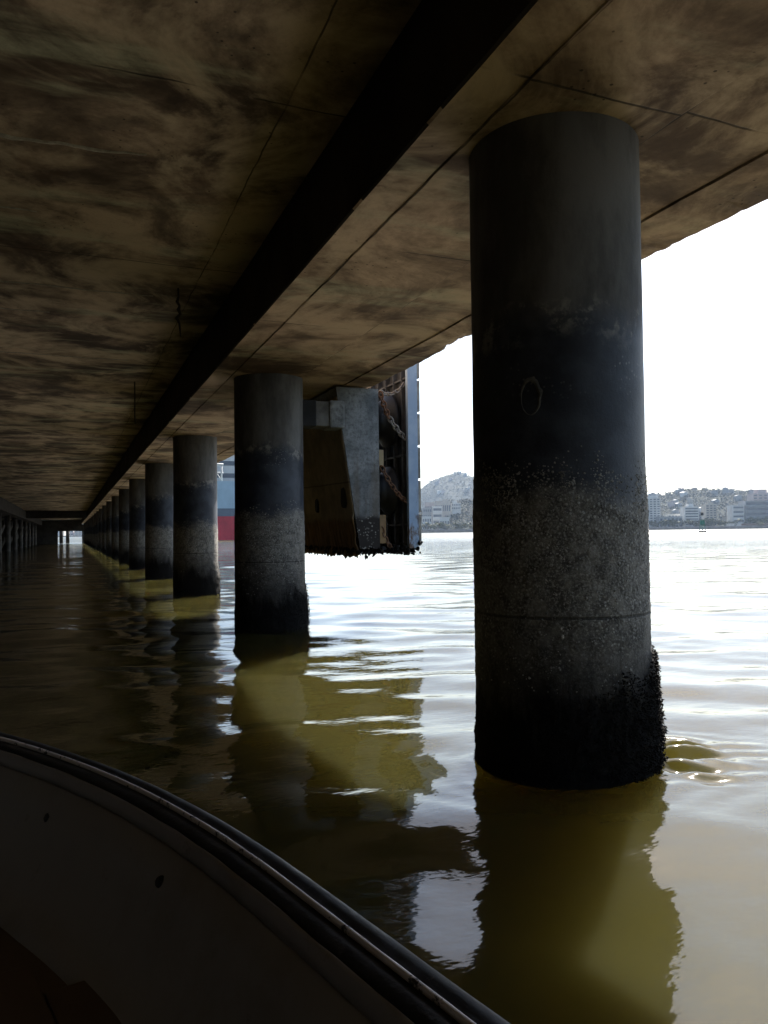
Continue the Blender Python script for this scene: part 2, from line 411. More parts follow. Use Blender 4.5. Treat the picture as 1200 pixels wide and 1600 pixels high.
# quay wall closing the landward side, and end wall with its opening
ew = tag(empty('end_wall', (0, T1, 0)), 'dark concrete wall at the far end of the pier with a bright opening', 'wall')
def child_at(mb, name, mat, par):
    o = mb.build(name, mat, par); o.matrix_parent_inverse = Matrix.Translation(-Vector(par.location)); return o
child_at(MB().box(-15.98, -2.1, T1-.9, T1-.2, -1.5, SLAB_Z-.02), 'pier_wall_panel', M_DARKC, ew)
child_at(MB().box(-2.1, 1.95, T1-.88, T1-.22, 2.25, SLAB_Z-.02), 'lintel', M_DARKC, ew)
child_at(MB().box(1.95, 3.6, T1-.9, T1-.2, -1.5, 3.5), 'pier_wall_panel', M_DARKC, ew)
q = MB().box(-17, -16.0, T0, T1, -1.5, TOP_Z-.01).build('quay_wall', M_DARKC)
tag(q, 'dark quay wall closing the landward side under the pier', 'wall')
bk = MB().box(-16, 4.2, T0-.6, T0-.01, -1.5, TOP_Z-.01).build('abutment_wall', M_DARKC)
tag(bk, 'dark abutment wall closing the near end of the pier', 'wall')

# hanging wire and rod under the slab
M_IRON = plain('rusty_iron', (.03, .022, .018), .8, .4, 20)
p = at(280, 9.2, 447); p.z = SLAB_Z
pts = [(0, 0, 0), (.004, 0, -.10), (-.012, .01, -.16), (.016, 0, -.21), (.0, -.01, -.26), (.022, 0, -.31), (-.018, 0, -.36), (.012, 0, -.42), (.02, .0, -.50), (.024, 0, -.58)]
h = MB().tube(pts, [.010, .012, .020, .014, .024, .016, .022, .013, .010, .006], 6).build('hanging_wire', M_IRON, loc=p)
tag(h, 'twisted rusty wire hanging from the dark slab near the capping beam', 'wire')
p = at(211, 14.8, 595); p.z = SLAB_Z
h = MB().tube([(0, 0, .01), (.003, 0, -.4), (.0, .004, -.62), (.01, 0, -.82)], .012, 6).build('hanging_rod', M_IRON, loc=p)
tag(h, 'straight thin iron rod hanging from the slab farther down the pier', 'rod')

# ------------------------------------------------------------------ piles of the outer row
def pile_disp(a, z, i):
    """radial growth on the shaft: barnacle crust and mussel clumps"""
    x, y = math.cos(a)*PILE_R, math.sin(a)*PILE_R; s = i*13.7
    d = 0
    bz = min(1, max(0, (1.70-z+.16*noise.noise((x*4, y*4, z*3+s)))/.30))
    d += bz*(.007 + .004*noise.noise((x*14+s, y*14, z*14)) + .005*abs(noise.noise((x*40+s, y*40, z*40))))
    out = .5+.5*math.cos(a-R(-20))            # thicker on the open-water side
    edge = .36 + .30*out + .22*noise.noise((x*5+s, y*5, z*2))
    mz = min(1, max(0, (edge-z)/.10))
    if mz > 0:
        tp = min(1, max(.15, (edge-z)/.40))
        d += mz*(.004+.044*tp*out**4*min(1, max(.25, (z+.25)/.35) if z < .1 else 1)*(.6+.8*abs(noise.noise((x*6+s, y*6, z*7)))) + .020*(.5+out)*abs(noise.noise((x*22+s, y*22, z*22))))
    return d, mz, bz
def make_pile(i, t):
    near = i == 0
    na, nz = ((180, 330) if i == 0 else (110, 200) if i == 1 else (72, 120) if i < 4 else (40, 50))
    zs = np.linspace(-.7, CAP_Z-.001, nz)
    vs = []
    for z in zs:
        for k in range(na):
            a = 2*math.pi*k/na
            d = pile_disp(a, z, i)[0] if z < 1.9 and i < 8 else .0
            rr = PILE_R + d + .002*noise.noise((a*2, z*3, i))
            if z > CAP_Z-.035: rr -= .0
            vs.append((rr*math.cos(a), rr*math.sin(a), z))
    fs = [(r*na+k, r*na+(k+1) % na, (r+1)*na+(k+1) % na, (r+1)*na+k) for r in range(nz-1) for k in range(na)]
    if i < 4:
        root = empty('pier_pile', (PILE_X, t, 0))
        sh = MB().add(vs, fs, True).build('shaft', M_PILE, root)
    else:
        root = MB().add(vs, fs, True).build('pier_pile', M_PILE, loc=(PILE_X, t, 0)); return root
    rng = random.Random(i+3)
    # individual barnacles (many small cones, one mesh) facing outwards
    nb = (12000, 4500, 1500, 600)[i]; mb = MB()
    cnt = 0
    while cnt < nb:
        a = rng.uniform(0, 6.283); z = 1.70 + .18*noise.noise((math.cos(a)*1.7, math.sin(a)*1.7, i*3.)) - abs(rng.gauss(.05, .33)) if rng.random() < .75 else rng.uniform(.5, 1.65)
        if z < .45: continue
        dn = noise.noise((math.cos(a)*2.2+i*5, math.sin(a)*2.2, z*2.5))
        if dn < -.12 and rng.random() < .8: continue
        d, mz, bz = pile_disp(a, z, i)
        if mz > .3 and rng.random() < .8: continue
        if z > 1.66 and rng.random() < .7: continue
        s = rng.choice((.003, .004, .0045, .005, .006, .008))*(1 if i == 0 else 1.25)*rng.uniform(.8, 1.3)
        n_ = Vector((math.cos(a), math.sin(a), 0)); e1 = Vector((-math.sin(a), math.cos(a), 0)); e2 = Vector((0, 0, 1))
        c = n_*(PILE_R+d-.002)+e2*z; h_ = s*rng.uniform(.35, .7); m5 = 5
        vs = []
        ro = rng.uniform(0, 6)
        for q_ in range(m5):
            aa = ro+6.283*q_/m5; vs.append(c+(e1*math.cos(aa)+e2*math.sin(aa))*s*rng.uniform(.8, 1.2))
        for q_ in range(m5):
            aa = ro+6.283*q_/m5; vs.append(c+n_*h_+(e1*math.cos(aa)+e2*math.sin(aa))*s*.42)
        mb.add(vs, [(q_, (q_+1) % m5, (q_+1) % m5+m5, q_+m5) for q_ in range(m5)]+[(5, 6, 7, 8, 9)])
        cnt += 1
    b = mb.build('barnacles', M_BARN, root); b['kind'] = 'stuff'
    # mussels: dark shell-shaped shards crowding at the foot
    nm = (15000, 4500, 900, 300)[i]; mb = MB(); cnt = 0; tries = 0
    while cnt < nm and tries < nm*12:
        tries += 1
        a = rng.uniform(0, 6.283); z = rng.uniform(-.12, .85)
        d, mz, bz = pile_disp(a, z, i)
        if mz < .4: continue
        out = .5+.5*math.cos(a-R(-20))
        s = rng.uniform(.005, .010)*(1.0+.7*out*out)
        n_ = Vector((math.cos(a), math.sin(a), 0)); 
        c = n_*(PILE_R+d+rng.uniform(-.006, .003+.020*out*out))+Vector((0, 0, z))
        dv = (n_*rng.uniform(.2, 1)+Vector((rng.gauss(0, .6), rng.gauss(0, .6), rng.gauss(0, .7)))).normalized()
        e1 = dv.orthogonal().normalized(); e2 = dv.cross(e1)
        vs = [c-dv*s*.6, c+e1*s*.42, c+e2*s*.3, c-e1*s*.42, c-e2*s*.3, c+dv*s]
        mb.add(vs, [(0, 2, 1), (0, 3, 2), (0, 4, 3), (0, 1, 4), (5, 1, 2), (5, 2, 3), (5, 3, 4), (5, 4, 1)], True)
        cnt += 1
    b = mb.build('mussels', M_MUSS, root); b['kind'] = 'stuff'
    if i == 0:                                   # pale ring-shaped scar facing the boat
        a0 = math.atan2(-t, -PILE_X) - .28
        pts = []
        for k in range(40):
            u = 2*math.pi*k/40; dx = .052*math.cos(u)*(1+.15*noise.noise((k*.4, 0, 0))); dz = .095*math.sin(u)
            a = a0 - dx/PILE_R*-1; pts.append((PILE_R*1.0+.0015, a, 2.06+dz))
        P = [(r*math.cos(a), r*math.sin(a), z) for r, a, z in pts]
        rr = [.020*(.55+.45*math.cos(2*math.pi*k/40-1.0))*(.6+.9*abs(noise.noise((k*.7, 4, 0)))) for k in range(40)]
        mb = MB()
        vs = []
        for k in range(40):
            r, a, z = pts[k]; u = 2*math.pi*k/40
            for f_, dd in ((-1, -.002), (-.4, .003), (.4, .003), (1, -.002)):
                du = rr[k]*f_; aa = a + du*math.cos(u)/PILE_R; zz = z + du*math.sin(u)
                vs.append(((r+dd)*math.cos(aa), (r+dd)*math.sin(aa), zz))
        mb.add(vs, [(k*4+j, k*4+j+1, ((k+1) % 40)*4+j+1, ((k+1) % 40)*4+j) for k in range(40) for j in range(3)], True)
        mb.build('ring_scar', M_RING, root)
    return root
ORD = ['', 'second', 'third', 'fourth', 'fifth', 'sixth', 'seventh', 'eighth', 'ninth', 'tenth']
for i in range(N_PILE):
    o = make_pile(i, PILE_T0 + PILE_DT*i)
    if i == 0: lab = 'nearest thick round concrete pile with ring scar, barnacle band and mussel-covered foot'
    elif i == 1: lab = 'second round concrete pile of the row, standing left of the hanging fender wall'
    elif i < 10: lab = ORD[i] + ' round concrete pile from the camera in the receding row'
    else: lab = 'tiny dark pile at the far end of the receding row, beyond the tenth'
    tag(o, lab, 'pile', 'round piles under the outer edge of the pier')
# a few piles standing beyond the pier's far opening
for x in (-1.35, -.35):
    o = MB().lathe([(.33, -.7), (.33, 3.4)], 14).build('mooring_post', M_DARKC, loc=(x*1.15-.1, T1+9, 0))
    tag(o, 'dark post standing in the water outside the far bright opening', 'post', 'posts beyond the far opening')
cp = MB().bevbox(-2.6, .4, T1+8.5, T1+9.5, 3.4, 3.8, .03).build('post_cap', M_DARKC)
tag(cp, 'dark concrete cap across the posts beyond the far opening', 'post cap')

# landward rows of upright and raking piles, half lost in the dark
M_IN = plain('old_pile_concrete', (.10, .09, .08), .9, .35, 2.0)
up = MB().lathe([(.22, -.7), (.22, 3.36)], 16)
rk = MB().tube([(-1.9, 0, -.7), (0, 0, 3.5)], .2, 12)
first = {}
for j in range(8):
    t = 70 + 10.0*j
    for nm, src, x, dt in (('inner_pile', up, -5.4, 0), ('raking_pile', rk, -5.6, 4.0)):
        if nm not in first:
            o = first[nm] = src.build(nm, M_IN, loc=(x, t+dt, 0))
        else:
            o = first[nm].copy(); COL.objects.link(o); o.location = (x, t+dt, 0)
        tag(o, 'slim upright pile of the dark landward row under the pier' if nm == 'inner_pile' else 'leaning pile braced between upright piles of the dark landward row',
            'pile', 'upright landward piles' if nm == 'inner_pile' else 'raking landward piles')

# ------------------------------------------------------------------ hanging fender wall and fender
FB = 11.0
def wall_mat():
    m = NM('fender_wall_concrete'); x, y, z = m.sep()
    c = m.mix(m.ss(m.noise(3.5, 7, .65), .35, .66), (.17, .18, .185), (.33, .34, .345))
    c = m.mix(m.ss(m.noise(1.6, 5, .6, m.vec((1, 1, .3))), .5, .7, 0, .6), c, (.08, .085, .095))
    c = m.mix(m.ss(m.noise(17, 6, .75), .42, .68, 0, .7), c, (.075, .075, .078))
    c = m.mix(m.ss(m.noise(2.6, 5, .6, m.vec((1.5, 1, .12), (4, 0, 1))), .54, .68, 0, .5), c, (.15, .115, .08))
    low = m.ss(m.mth('ADD', z, m.mth('MULTIPLY', m.mth('SUBTRACT', m.noise(4, 5), .5), .12)), 1.55, 1.64, 1, 0)
    sp = m.ss(m.voro(26), .25, .4, 1, 0)
    lowc = m.mix(m.mth('MULTIPLY', sp, m.ss(m.noise(7, 3), .4, .6)), (.035, .03, .028), (.34, .32, .28))
    c = m.mix(low, c, lowc)
    return m.out(c, .9, m.bump(m.noise(30, 5, .7), .5, .01), .25)
def brown_mat():
    m = NM('ochre_bounce_concrete'); x, y, z = m.sep()  # ochre of light bounced off the water put into the base colour
    c = m.mix(m.ss(m.noise(2.2, 6, .65), .35, .66), (.19, .145, .085), (.32, .25, .15))
    low = m.ss(m.mth('ADD', z, m.mth('MULTIPLY', m.mth('SUBTRACT', m.noise(5, 5), .5), .16)), 1.50, 1.62, 1, 0)
    hair = m.noise(9, 4, .6, m.vec((1, 2.0, .12)))
    c = m.mix(low, c, m.mix(m.ss(hair, .35, .65), (.07, .038, .014), (.21, .115, .045)))
    ln = line_mask(m, m.mth('ADD', z, m.mth('MULTIPLY', y, -.02)), [1.92], .016, m.mth('MULTIPLY', m.noise(2, 3), .05))
    c = m.mix(m.mth('MULTIPLY', ln, .6), c, (.05, .035, .02))
    return m.out(c, .9, m.bump(m.mth('ADD', hair, m.noise(30, 5, .7)), .5, .012), .2)
M_WALL = wall_mat(); M_BROWN = brown_mat()
fw = tag(empty('fender_wall', (4.0, FB, 1.1)), 'grey wedge-shaped concrete fender wall hanging from the pier edge', 'fender wall')
def fc(mb, name, mat): return child_at(mb, name, mat, fw)
# near face block (grey) and the sloping inner skin (ochre)
BL = FB + 3.9
fc(MB().prism([(3.70, 3.548), (4.385, 3.548), (4.385, 1.10), (4.06, 1.10)], FB, BL), 'wall_block', M_WALL)
def skin(z): return 3.70 + (3.548-z)/(3.548-1.10)*.36
mb = MB(); N, K = 46, 36; vs = []
for a in range(N+1):
    t = FB+.02+(BL-.04-FB)*a/N
    for b in range(K+1):
        z = 3.40 - (3.40-1.06)*b/K
        g = .0 if z > 1.6 else .05*(.4+abs(noise.noise((t*7, z*7, 1))))
        zz = z - (.05+.12*abs(noise.noise((t*5.5, 3, 0)))+.07*noise.noise((t*17, 5, 0)) if b == K else 0)
        vs.append((skin(max(z, 1.1))-.008-g, t, zz))
mb.add(vs, [(a*(K+1)+b, a*(K+1)+b+1, (a+1)*(K+1)+b+1, (a+1)*(K+1)+b) for a in range(N) for b in range(K)], True)
o = fc(mb, 'inner_face', M_BROWN); o['label'] = 'inner face of the fender wall, ochre painted in for light bounced off the water'
md = o.modifiers.new('thick', 'SOLIDIFY'); md.thickness = .02; md.offset = 0
# pockets of the inner face, their inner darkness put into raised black patches
M_BLACK = plain('near_black', (.012, .011, .010), .9, .3, 5)
for (t, z0, z1, wd) in ((FB+1.75, 1.72, 1.92, .16), (FB+.32, 1.75, 2.03, .2)):
    zc = (z0+z1)/2; fc(MB().prism([(t-wd*.5, z1-.03), (t-wd*.42, z0+.05), (t-wd*.1, z0-.02), (t+wd*.3, z0), (t+wd*.5, z0+.09), (t+wd*.38, z1), (t-wd*.2, z1+.02)], skin(zc)-.045, skin(zc)+.02, 'x'), 'raised_black_patch', M_BLACK)
# shaggy growth along the foot
rng = random.Random(5); mb = MB()
for k in range(1500):
    t = rng.uniform(FB-.03, BL); x = rng.uniform(3.98, 4.43); s = rng.uniform(.02, .055)
    z = 1.12 - rng.uniform(0, .05+.16*abs(noise.noise((t*3, x*7, 0)))); c = Vector((x, t, z))
    dv = Vector((rng.gauss(0, .4), rng.gauss(0, .4), -1)).normalized(); e1 = dv.orthogonal().normalized(); e2 = dv.cross(e1)
    mb.add([c-dv*s*.7, c+e1*s*.5, c+e2*s*.5, c-e1*s*.5, c-e2*s*.5, c+dv*s*rng.uniform(.6, 1.6)],
           [(0, 2, 1), (0, 3, 2), (0, 4, 3), (0, 1, 4), (5, 1, 2), (5, 2, 3), (5, 3, 4), (5, 4, 1)], True)
o = fc(mb, 'foot_growth', M_MUSS); o['kind'] = 'stuff'
# strut tying the wall back to the second pile
fc(MB().bevbox(2.72, 3.66, FB-.10, FB+.28, 2.93, 3.30, .02), 'strut', plain('weathered_strut', (.13, .125, .12), .9, .5, 3, bump=.3))
fc(MB().bevbox(3.56, 3.80, FB-.13, FB+.30, 2.91, 3.32, .03), 'strut_head', M_WALL)
fc(MB().bevbox(3.10, 3.36, FB-.115, FB+.29, 2.92, 3.31, .02), 'strut_collar', plain('black_sleeve', (.02, .02, .022), .8, .4, 4))

# fender: steel panel on rubber cells and chains
M_STEEL = NM('blue_grey_painted_steel')
_c = M_STEEL.mix(M_STEEL.ss(M_STEEL.noise(2.5, 6, .65), .4, .65), (.30, .42, .60), (.40, .52, .68))
_z = M_STEEL.sep()[2]
_r = M_STEEL.mth('MULTIPLY', M_STEEL.ss(M_STEEL.noise(6, 6, .7, M_STEEL.vec((1, 1, .4))), .5, .62), M_STEEL.ss(_z, 2.3, 1.3))
_c = M_STEEL.mix(_r, _c, (.12, .07, .045)); M_STEEL = M_STEEL.out(_c, .5, None, .4)
M_RUB = plain('black_rubber', (.014, .014, .015), .55, .3, 6)
M_RIB = plain('dark_painted_steel', (.06, .065, .075), .6, .4, 4)
M_PAD = plain('weathered_pad', (.33, .32, .29), .8, .35, 5)
M_CHAIN = plain('galvanised_chain', (.30, .28, .26), .55, .3, 20, metal=.4)
M_CHR = plain('rusty_chain', (.19, .10, .06), .8, .4, 20)
fd = tag(empty('dock_fender', (4.9, FB, 1.0)), 'tall blue-grey steel fender panel with black rubber cells and slack chains', 'fender')
def fk(mb, name, mat, par=fd): return child_at(mb, name, mat, par) if par is fd else mb.build(name, mat, par)
PX0, PX1, PT0, PT1, PZ0, PZ1 = 4.83, 4.99, FB-.10, FB+2.6, 1.02, 4.25
pn = fk(MB().box(PX0+.09, PX1, PT0+.03, PT1, PZ0+.05, PZ1), 'panel', M_RIB)
sp_ = fk(MB().bevbox(PX0, PX1+.005, PT0, PT0+.026, PZ0+.08, PZ1+.02, .008), 'side_plate', M_STEEL)
fk(MB().bevbox(PX0+.01, PX0+.035, PT0+.028, PT0+.10, PZ0+.1, PZ1, .004), 'flange', M_STEEL)
for k in range(7):
    tt = PT0+.28+k*.33; fk(MB().box(PX0+.02, PX0+.088, tt, tt+.022, PZ0+.06, PZ1-.01), 'rib', M_RIB)
for zz in (1.45, 2.55, 3.75):
    fk(MB().box(PX0+.035, PX0+.087, PT0+.10, PT1-.02, zz, zz+.03), 'crossbar', M_RIB)
for k in range(6):
    z0 = PZ0+.12+k*.52; fk(MB().bevbox(PX1+.008, PX1+.055, PT0+.01, PT1-.02, z0, z0+.485, .01), 'pad', M_PAD)
for zc, rr, tc in ((3.16, .44, FB+.62), (2.02, .40, FB+.60)):
    c = fk(MB().lathe([(rr, 4.39), (rr, 4.44), (rr*.80, 4.47), (rr*.66, 4.56), (rr*.70, 4.66), (rr*.98, 4.76), (rr*.98, 4.825)], 32, 'x', (0, tc, zc)), 'rubber_cell', M_RUB)
    for a in range(6):
        aa = a*math.pi/3+.3; b = MB().lathe([(.03, 4.37), (.03, 4.47), (.018, 4.475), (.018, 4.50)], 6, 'x', (0, tc+rr*.9*math.cos(aa), zc+rr*.9*math.sin(aa)))
        o = b.build('bolt', M_CHAIN, c); o.matrix_parent_inverse = Matrix.Translation(-Vector(fd.location))
# shackle plate and timber shim
fk(MB().bevbox(4.39, 4.47, FB+.02, FB+.16, 2.36, 2.62, .01), 'bracket', plain('ochre_timber', (.30, .23, .13)))
fk(MB().bevbox(4.39, 4.50, FB+.03, FB+.15, 1.18, 1.62, .01), 'bracket', plain('ochre_timber_wet', (.24, .15, .07)))
def chain(p0, p1, sag, n, mat, r=.052, wire=.014):
    p0, p1 = Vector(p0), Vector(p1); mb = MB(); P = []
    for i in range(n+1):
        u = i/n; P.append(p0.lerp(p1, u)+Vector((0, 0, -sag*4*u*(1-u))))
    for i in range(n):
        d = (P[i+1]-P[i]); L = d.length*.5+wire*1.1; d.normalize(); c = (P[i]+P[i+1])/2
        e = d.orthogonal().normalized(); e2 = d.cross(e); side = e if i % 2 else e2
        pts = []
        for k in range(14):
            a = 2*math.pi*k/14; pts.append(c + d*(L*math.cos(a)) + side*(r*.72*math.sin(a)))
        mb.tube(pts, wire, 6, closed=True)
    return mb
fk(chain((4.42, FB+.02, 3.50), (4.56, FB+.0, 3.12), .02, 6, None), 'chain', M_CHR)
fk(chain((4.56, FB+.0, 3.12), (4.84, FB+.02, 2.80), .02, 6, None), 'chain', M_CHAIN)
fk(chain((4.42, FB+.02, 3.52), (4.85, FB+.05, 3.68), .10, 8, None, .04, .011), 'chain', M_CHAIN)
fk(chain((4.42, FB+.0, 2.36), (4.85, FB+.02, 1.82), .07, 10, None, .048, .012), 'chain', M_CHR)
fk(chain((4.43, FB+.04, 1.42), (4.60, FB+.05, 1.10), .04, 6, None, .04, .011), 'chain', M_CHR)
rng = random.Random(9); mb = MB()
for k in range(420):
    t = rng.uniform(PT0-.02, PT1-.5); x = rng.uniform(PX0-.28, PX1+.06); s = rng.uniform(.025, .06)
    c = Vector((x, t, PZ0+.05+rng.uniform(-.07, .12)*(1 if x > PX0-.02 else .5))); dv = Vector((rng.gauss(0, 1), rng.gauss(0, 1), rng.gauss(0, 1))).normalized()
    e1 = dv.orthogonal().normalized(); e2 = dv.cross(e1)
    mb.add([c-dv*s, c+e1*s*.7, c+e2*s*.7, c-e1*s*.7, c-e2*s*.7, c+dv*s], [(0, 2, 1), (0, 3, 2), (0, 4, 3), (0, 1, 4), (5, 1, 2), (5, 2, 3), (5, 3, 4), (5, 4, 1)], True)
o = fk(mb, 'foot_growth', M_MUSS); o['kind'] = 'stuff'
fk(MB().box(PX0-.3, PX0+.08, PT0+.4, PT1-.4, PZ0+.02, PZ0+.10), 'bottom_rail', M_RIB)

# ------------------------------------------------------------------ the boat
boat = tag(empty('boat', (-.024, -.005, 0), R(13)), 'cream fibreglass boat in shade, black rubber gunwale and brown floor', 'boat')
TIP, STERN = 4.52, -1.9
def beam(a):
    if a < 2.9: return .91*(1-(1-a/2.9)**2.2)
    return .91-.02*((a-2.9)/3.4)**2
N = 120; half = []
for i in range(N+1):
    u = i/N; a = (TIP-STERN)*u**1.7; half.append((beam(a), TIP-a))
path = [(x, y) for x, y in reversed(half)] + [(-x, y) for x, y in half[1:]]
NP = len(path)
nrm = []
for i in range(NP):
    x0, y0 = path[max(0, i-1)]; x1, y1 = path[min(NP-1, i+1)]
    d = Vector((x1-x0, y1-y0)).normalized(); n2 = Vector((d.y, -d.x)); nrm.append(n2)
# normals must point outboard
if nrm[0].x < 0: nrm = [-n_ for n_ in nrm]
def sweep(prof, closed=True, jig=0.0, seed=0):
    mb = MB(); vs = []; m = len(prof)
    for i in range(NP):
        for k, (o_, z) in enumerate(prof):
            j = jig*noise.noise((path[i][1]*9+seed, path[i][0]*9, k*3.3))
            sh = .05*max(0, (path[i][1]-1.5)/3)**2          # a little sheer towards the bow
            q = Vector(path[i])+nrm[i]*(o_+j); x = q.x
            if o_ < 0 and (path[i][0] >= 0) != (x >= 0) and abs(path[i][0]) > 1e-6: x = 0
            vs.append((x, q.y, z+sh+j*.4))
    mm = m if closed else m-1
    fs = [(i*m+k, (i+1)*m+k, (i+1)*m+(k+1) % m, i*m+(k+1) % m) for i in range(NP-1) for k in range(mm)]
    if closed: fs += [tuple(range(m)), tuple(range(len(vs)-1, len(vs)-m-1, -1))]
    return mb.add(vs, fs, True)
def frp(name, col, dirt):
    m = NM(name); a = m.noise(2.0, 6, .65); b = m.noise(9, 5, .7)
    c = m.mix(m.ss(a, .45, .75, 0, .6), col, dirt); c = m.mix(m.ss(b, .6, .75, 0, .5), c, [v*.6 for v in dirt])
    return m.out(c, .5, m.bump(m.noise(60, 3), .12, .004), .4)
M_FRP = frp('cream_fibreglass', (.30, .27, .235), (.17, .14, .11))
M_FLOOR = frp('brown_boat_floor', (.13, .08, .045), (.06, .04, .025))
def rubber():
    m = NM('scuffed_black_rubber'); a = m.noise(3.5, 6, .7, m.vec((1.4, 1.4, 4))); b = m.noise(40, 4, .7)
    c = m.mix(m.ss(a, .45, .7, 0, .7), (.022, .023, .026), (.075, .08, .09))
    c = m.mix(m.ss(b, .62, .72, 0, .5), c, (.12, .125, .13))
    return m.out(c, m.ss(a, .3, .7, .48, .75), m.bump(m.mth('ADD', b, a), .35, .004), .35)
M_RUBB = rubber()
def strip():
    m = NM('flaking_white_paint'); a = m.noise(26, 5, .75)
    c = m.mix(m.ss(a, .56, .62), (.80, .72, .66), (.07, .065, .06))
    return m.out(c, .6, m.bump(a, .4, .004), .4)
M_STRIP = strip()
M_BLKP = plain('flaking_black_paint', (.018, .018, .019), .55, .5, 12, bump=.3)
sweep([(.004, .485), (.010, .508), (.026, .516), (.042, .515), (.058, .506), (.069, .486), (.073, .45), (.069, .415), (.052, .398), (.004, .395)], True, .0015, 3).build('rub_rail', M_RUBB, boat)
sweep([(.003, .47), (.003, .514), (-.002, .518), (-.008, .517), (-.0095, .512), (-.0095, .47)], True, .0012, 8).build('trim_strip', M_STRIP, boat)
sweep([(-.0098, .465), (-.0098, .505), (-.034, .507), (-.060, .500), (-.063, .465)], True, .001, 5).build('gunwale', M_BLKP, boat)
sweep([(-.0635, .445), (-.0635, .495), (-.067, .497), (-.073, .490), (-.077, .465), (-.076, .445)], True, .003, 12).build('inner_lip', frp('dull_white_lip', (.30, .27, .24), (.12, .10, .085)), boat)
sweep([(-.062, .446), (-.082, .438), (-.12, .36), (-.17, .25), (-.23, .16), (-.27, .115), (-.33, .09), (-.33, .06), (-.25, .07), (-.05, .39)], True, .002, 2).build('liner', M_FRP, boat)
sweep([(.0, .394), (-.02, .25), (-.08, .05), (-.20, -.12), (-.40, -.22), (-.42, -.20), (-.20, -.09), (-.10, .05), (-.045, .25), (-.05, .394)], True, 0, 1).build('hull', M_FRP, boat)
# floor and transom
def plan(off, z):
    pts = []
    for i in range(0, NP, 3):
        q = Vector(path[i])+nrm[i]*off; x = q.x
        if (path[i][0] >= 0) != (x >= 0): x = 0
        pts.append((x, min(q.y, TIP-.45), z))
    return pts
fl = plan(-.27, .098); fb = plan(-.40, -.2); n = len(fl)
MB().add(fl, [tuple(range(n))]).add(fb, [tuple(range(n))]).build('deck_floor', M_FLOOR, boat)
mb = MB()
for i, xx in enumerate(np.linspace(-.55, .55, 9)): mb.bevbox(xx-.066, xx+.066, STERN+.1, 3.0-abs(xx)*1.3, .0985, .112, .004)
mb.build('floorboards', M_FLOOR, boat)
MB().bevbox(-.87, .87, STERN-.04, STERN+.03, -.2, .50, .01).build('transom', M_FRP, boat)
# small dark drain holes with a run of dirt
def on_liner(a, z):
    pr = [(.44, -.080), (.36, -.12), (.25, -.17), (.16, -.23)]
    off = np.interp(z, [p[0] for p in pr][::-1], [p[1] for p in pr][::-1])
    i = min(range(NP//2), key=lambda k: abs(path[k][1]-(TIP-a)))
    q = Vector(path[i])+nrm[i]*float(off); return Vector((q.x, q.y, z)), nrm[i]
for a, z in ((1.55, .36), (2.35, .37)):
    c, n_ = on_liner(a, z); nv = Vector((-n_.x, -n_.y, .45)).normalized(); e1 = nv.orthogonal().normalized(); e2 = nv.cross(e1)
    vs = [c+nv*.006+(e1*math.cos(k*.628)+e2*math.sin(k*.628))*.016*random.uniform(.8, 1.2) for k in range(10)] + [c-nv*.004+(e1*math.cos(k*.628)+e2*math.sin(k*.628))*.02 for k in range(10)]
    MB().add(vs, [tuple(range(10))]+[(k, (k+1) % 10, (k+1) % 10+10, k+10) for k in range(10)], True).build('drain_plug', M_BLKP, boat)

# ------------------------------------------------------------------ far shore
M_LAND = plain('shore_ground', (.06, .055, .035), .95, .4, .05)
M_HILL = NM('wooded_hill')
_a = M_HILL.noise(.02, 7, .7); _b = M_HILL.noise(.07, 6, .7)
_c = M_HILL.mix(M_HILL.ss(_a, .35, .65), (.010, .015, .011), (.022, .028, .019))
_c = M_HILL.mix(M_HILL.ss(_b, .56, .70, 0, .6), _c, (.06, .055, .045)); M_HILL = M_HILL.out(_c, .95, M_HILL.bump(_b, .8, 6.0), .1)
M_ROCK = NM('bare_rock_hill')
_a = M_ROCK.noise(.010, 7, .7); _b = M_ROCK.noise(.035, 6, .75)
_c = M_ROCK.mix(M_ROCK.ss(_a, .38, .62), (.014, .019, .014), (.030, .034, .026))
_c = M_ROCK.mix(M_ROCK.ss(_b, .52, .64, 0, .7), _c, (.034, .034, .032)); M_ROCK = M_ROCK.out(_c, .95, M_ROCK.bump(_b, .8, 10.0), .1)

def hill(name, p0, p1, depth_w, prof, mat, nu=160, nv=30, rough=6.0, seed=0):
    """a ridge between two ground points: prof(u) is its crest height; falls off to both sides"""
    p0, p1 = Vector(p0), Vector(p1); d = (p1-p0); n_ = Vector((-d.y, d.x, 0)).normalized()
    if n_.dot(p0) < 0: n_ = -n_
    vs = []
    for i in range(nu+1):
        u = i/nu
        for j in range(nv+1):
            v = j/nv*2-1; q = p0+d*u+n_*(v*depth_w)
            h = prof(u)*max(0, 1-abs(v)**1.7)
            h += rough*noise.fractal((q.x*.012+seed, q.y*.012, 0), 1.0, 2.0, 5)*min(1, h/20)
            vs.append((q.x, q.y, max(h, 0)-1.5 if h < .5 else h))
    m = nv+1
    o = MB().add(vs, [(i*m+j, i*m+j+1, (i+1)*m+j+1, (i+1)*m+j) for i in range(nu) for j in range(nv)], True).build(name, mat)
    return tag(o, kind='structure')
def curve(pts):
    xs = [p[0] for p in pts]; ys = [p[1] for p in pts]
    return lambda u: float(np.interp(u, xs, ys))
DS = 900.0
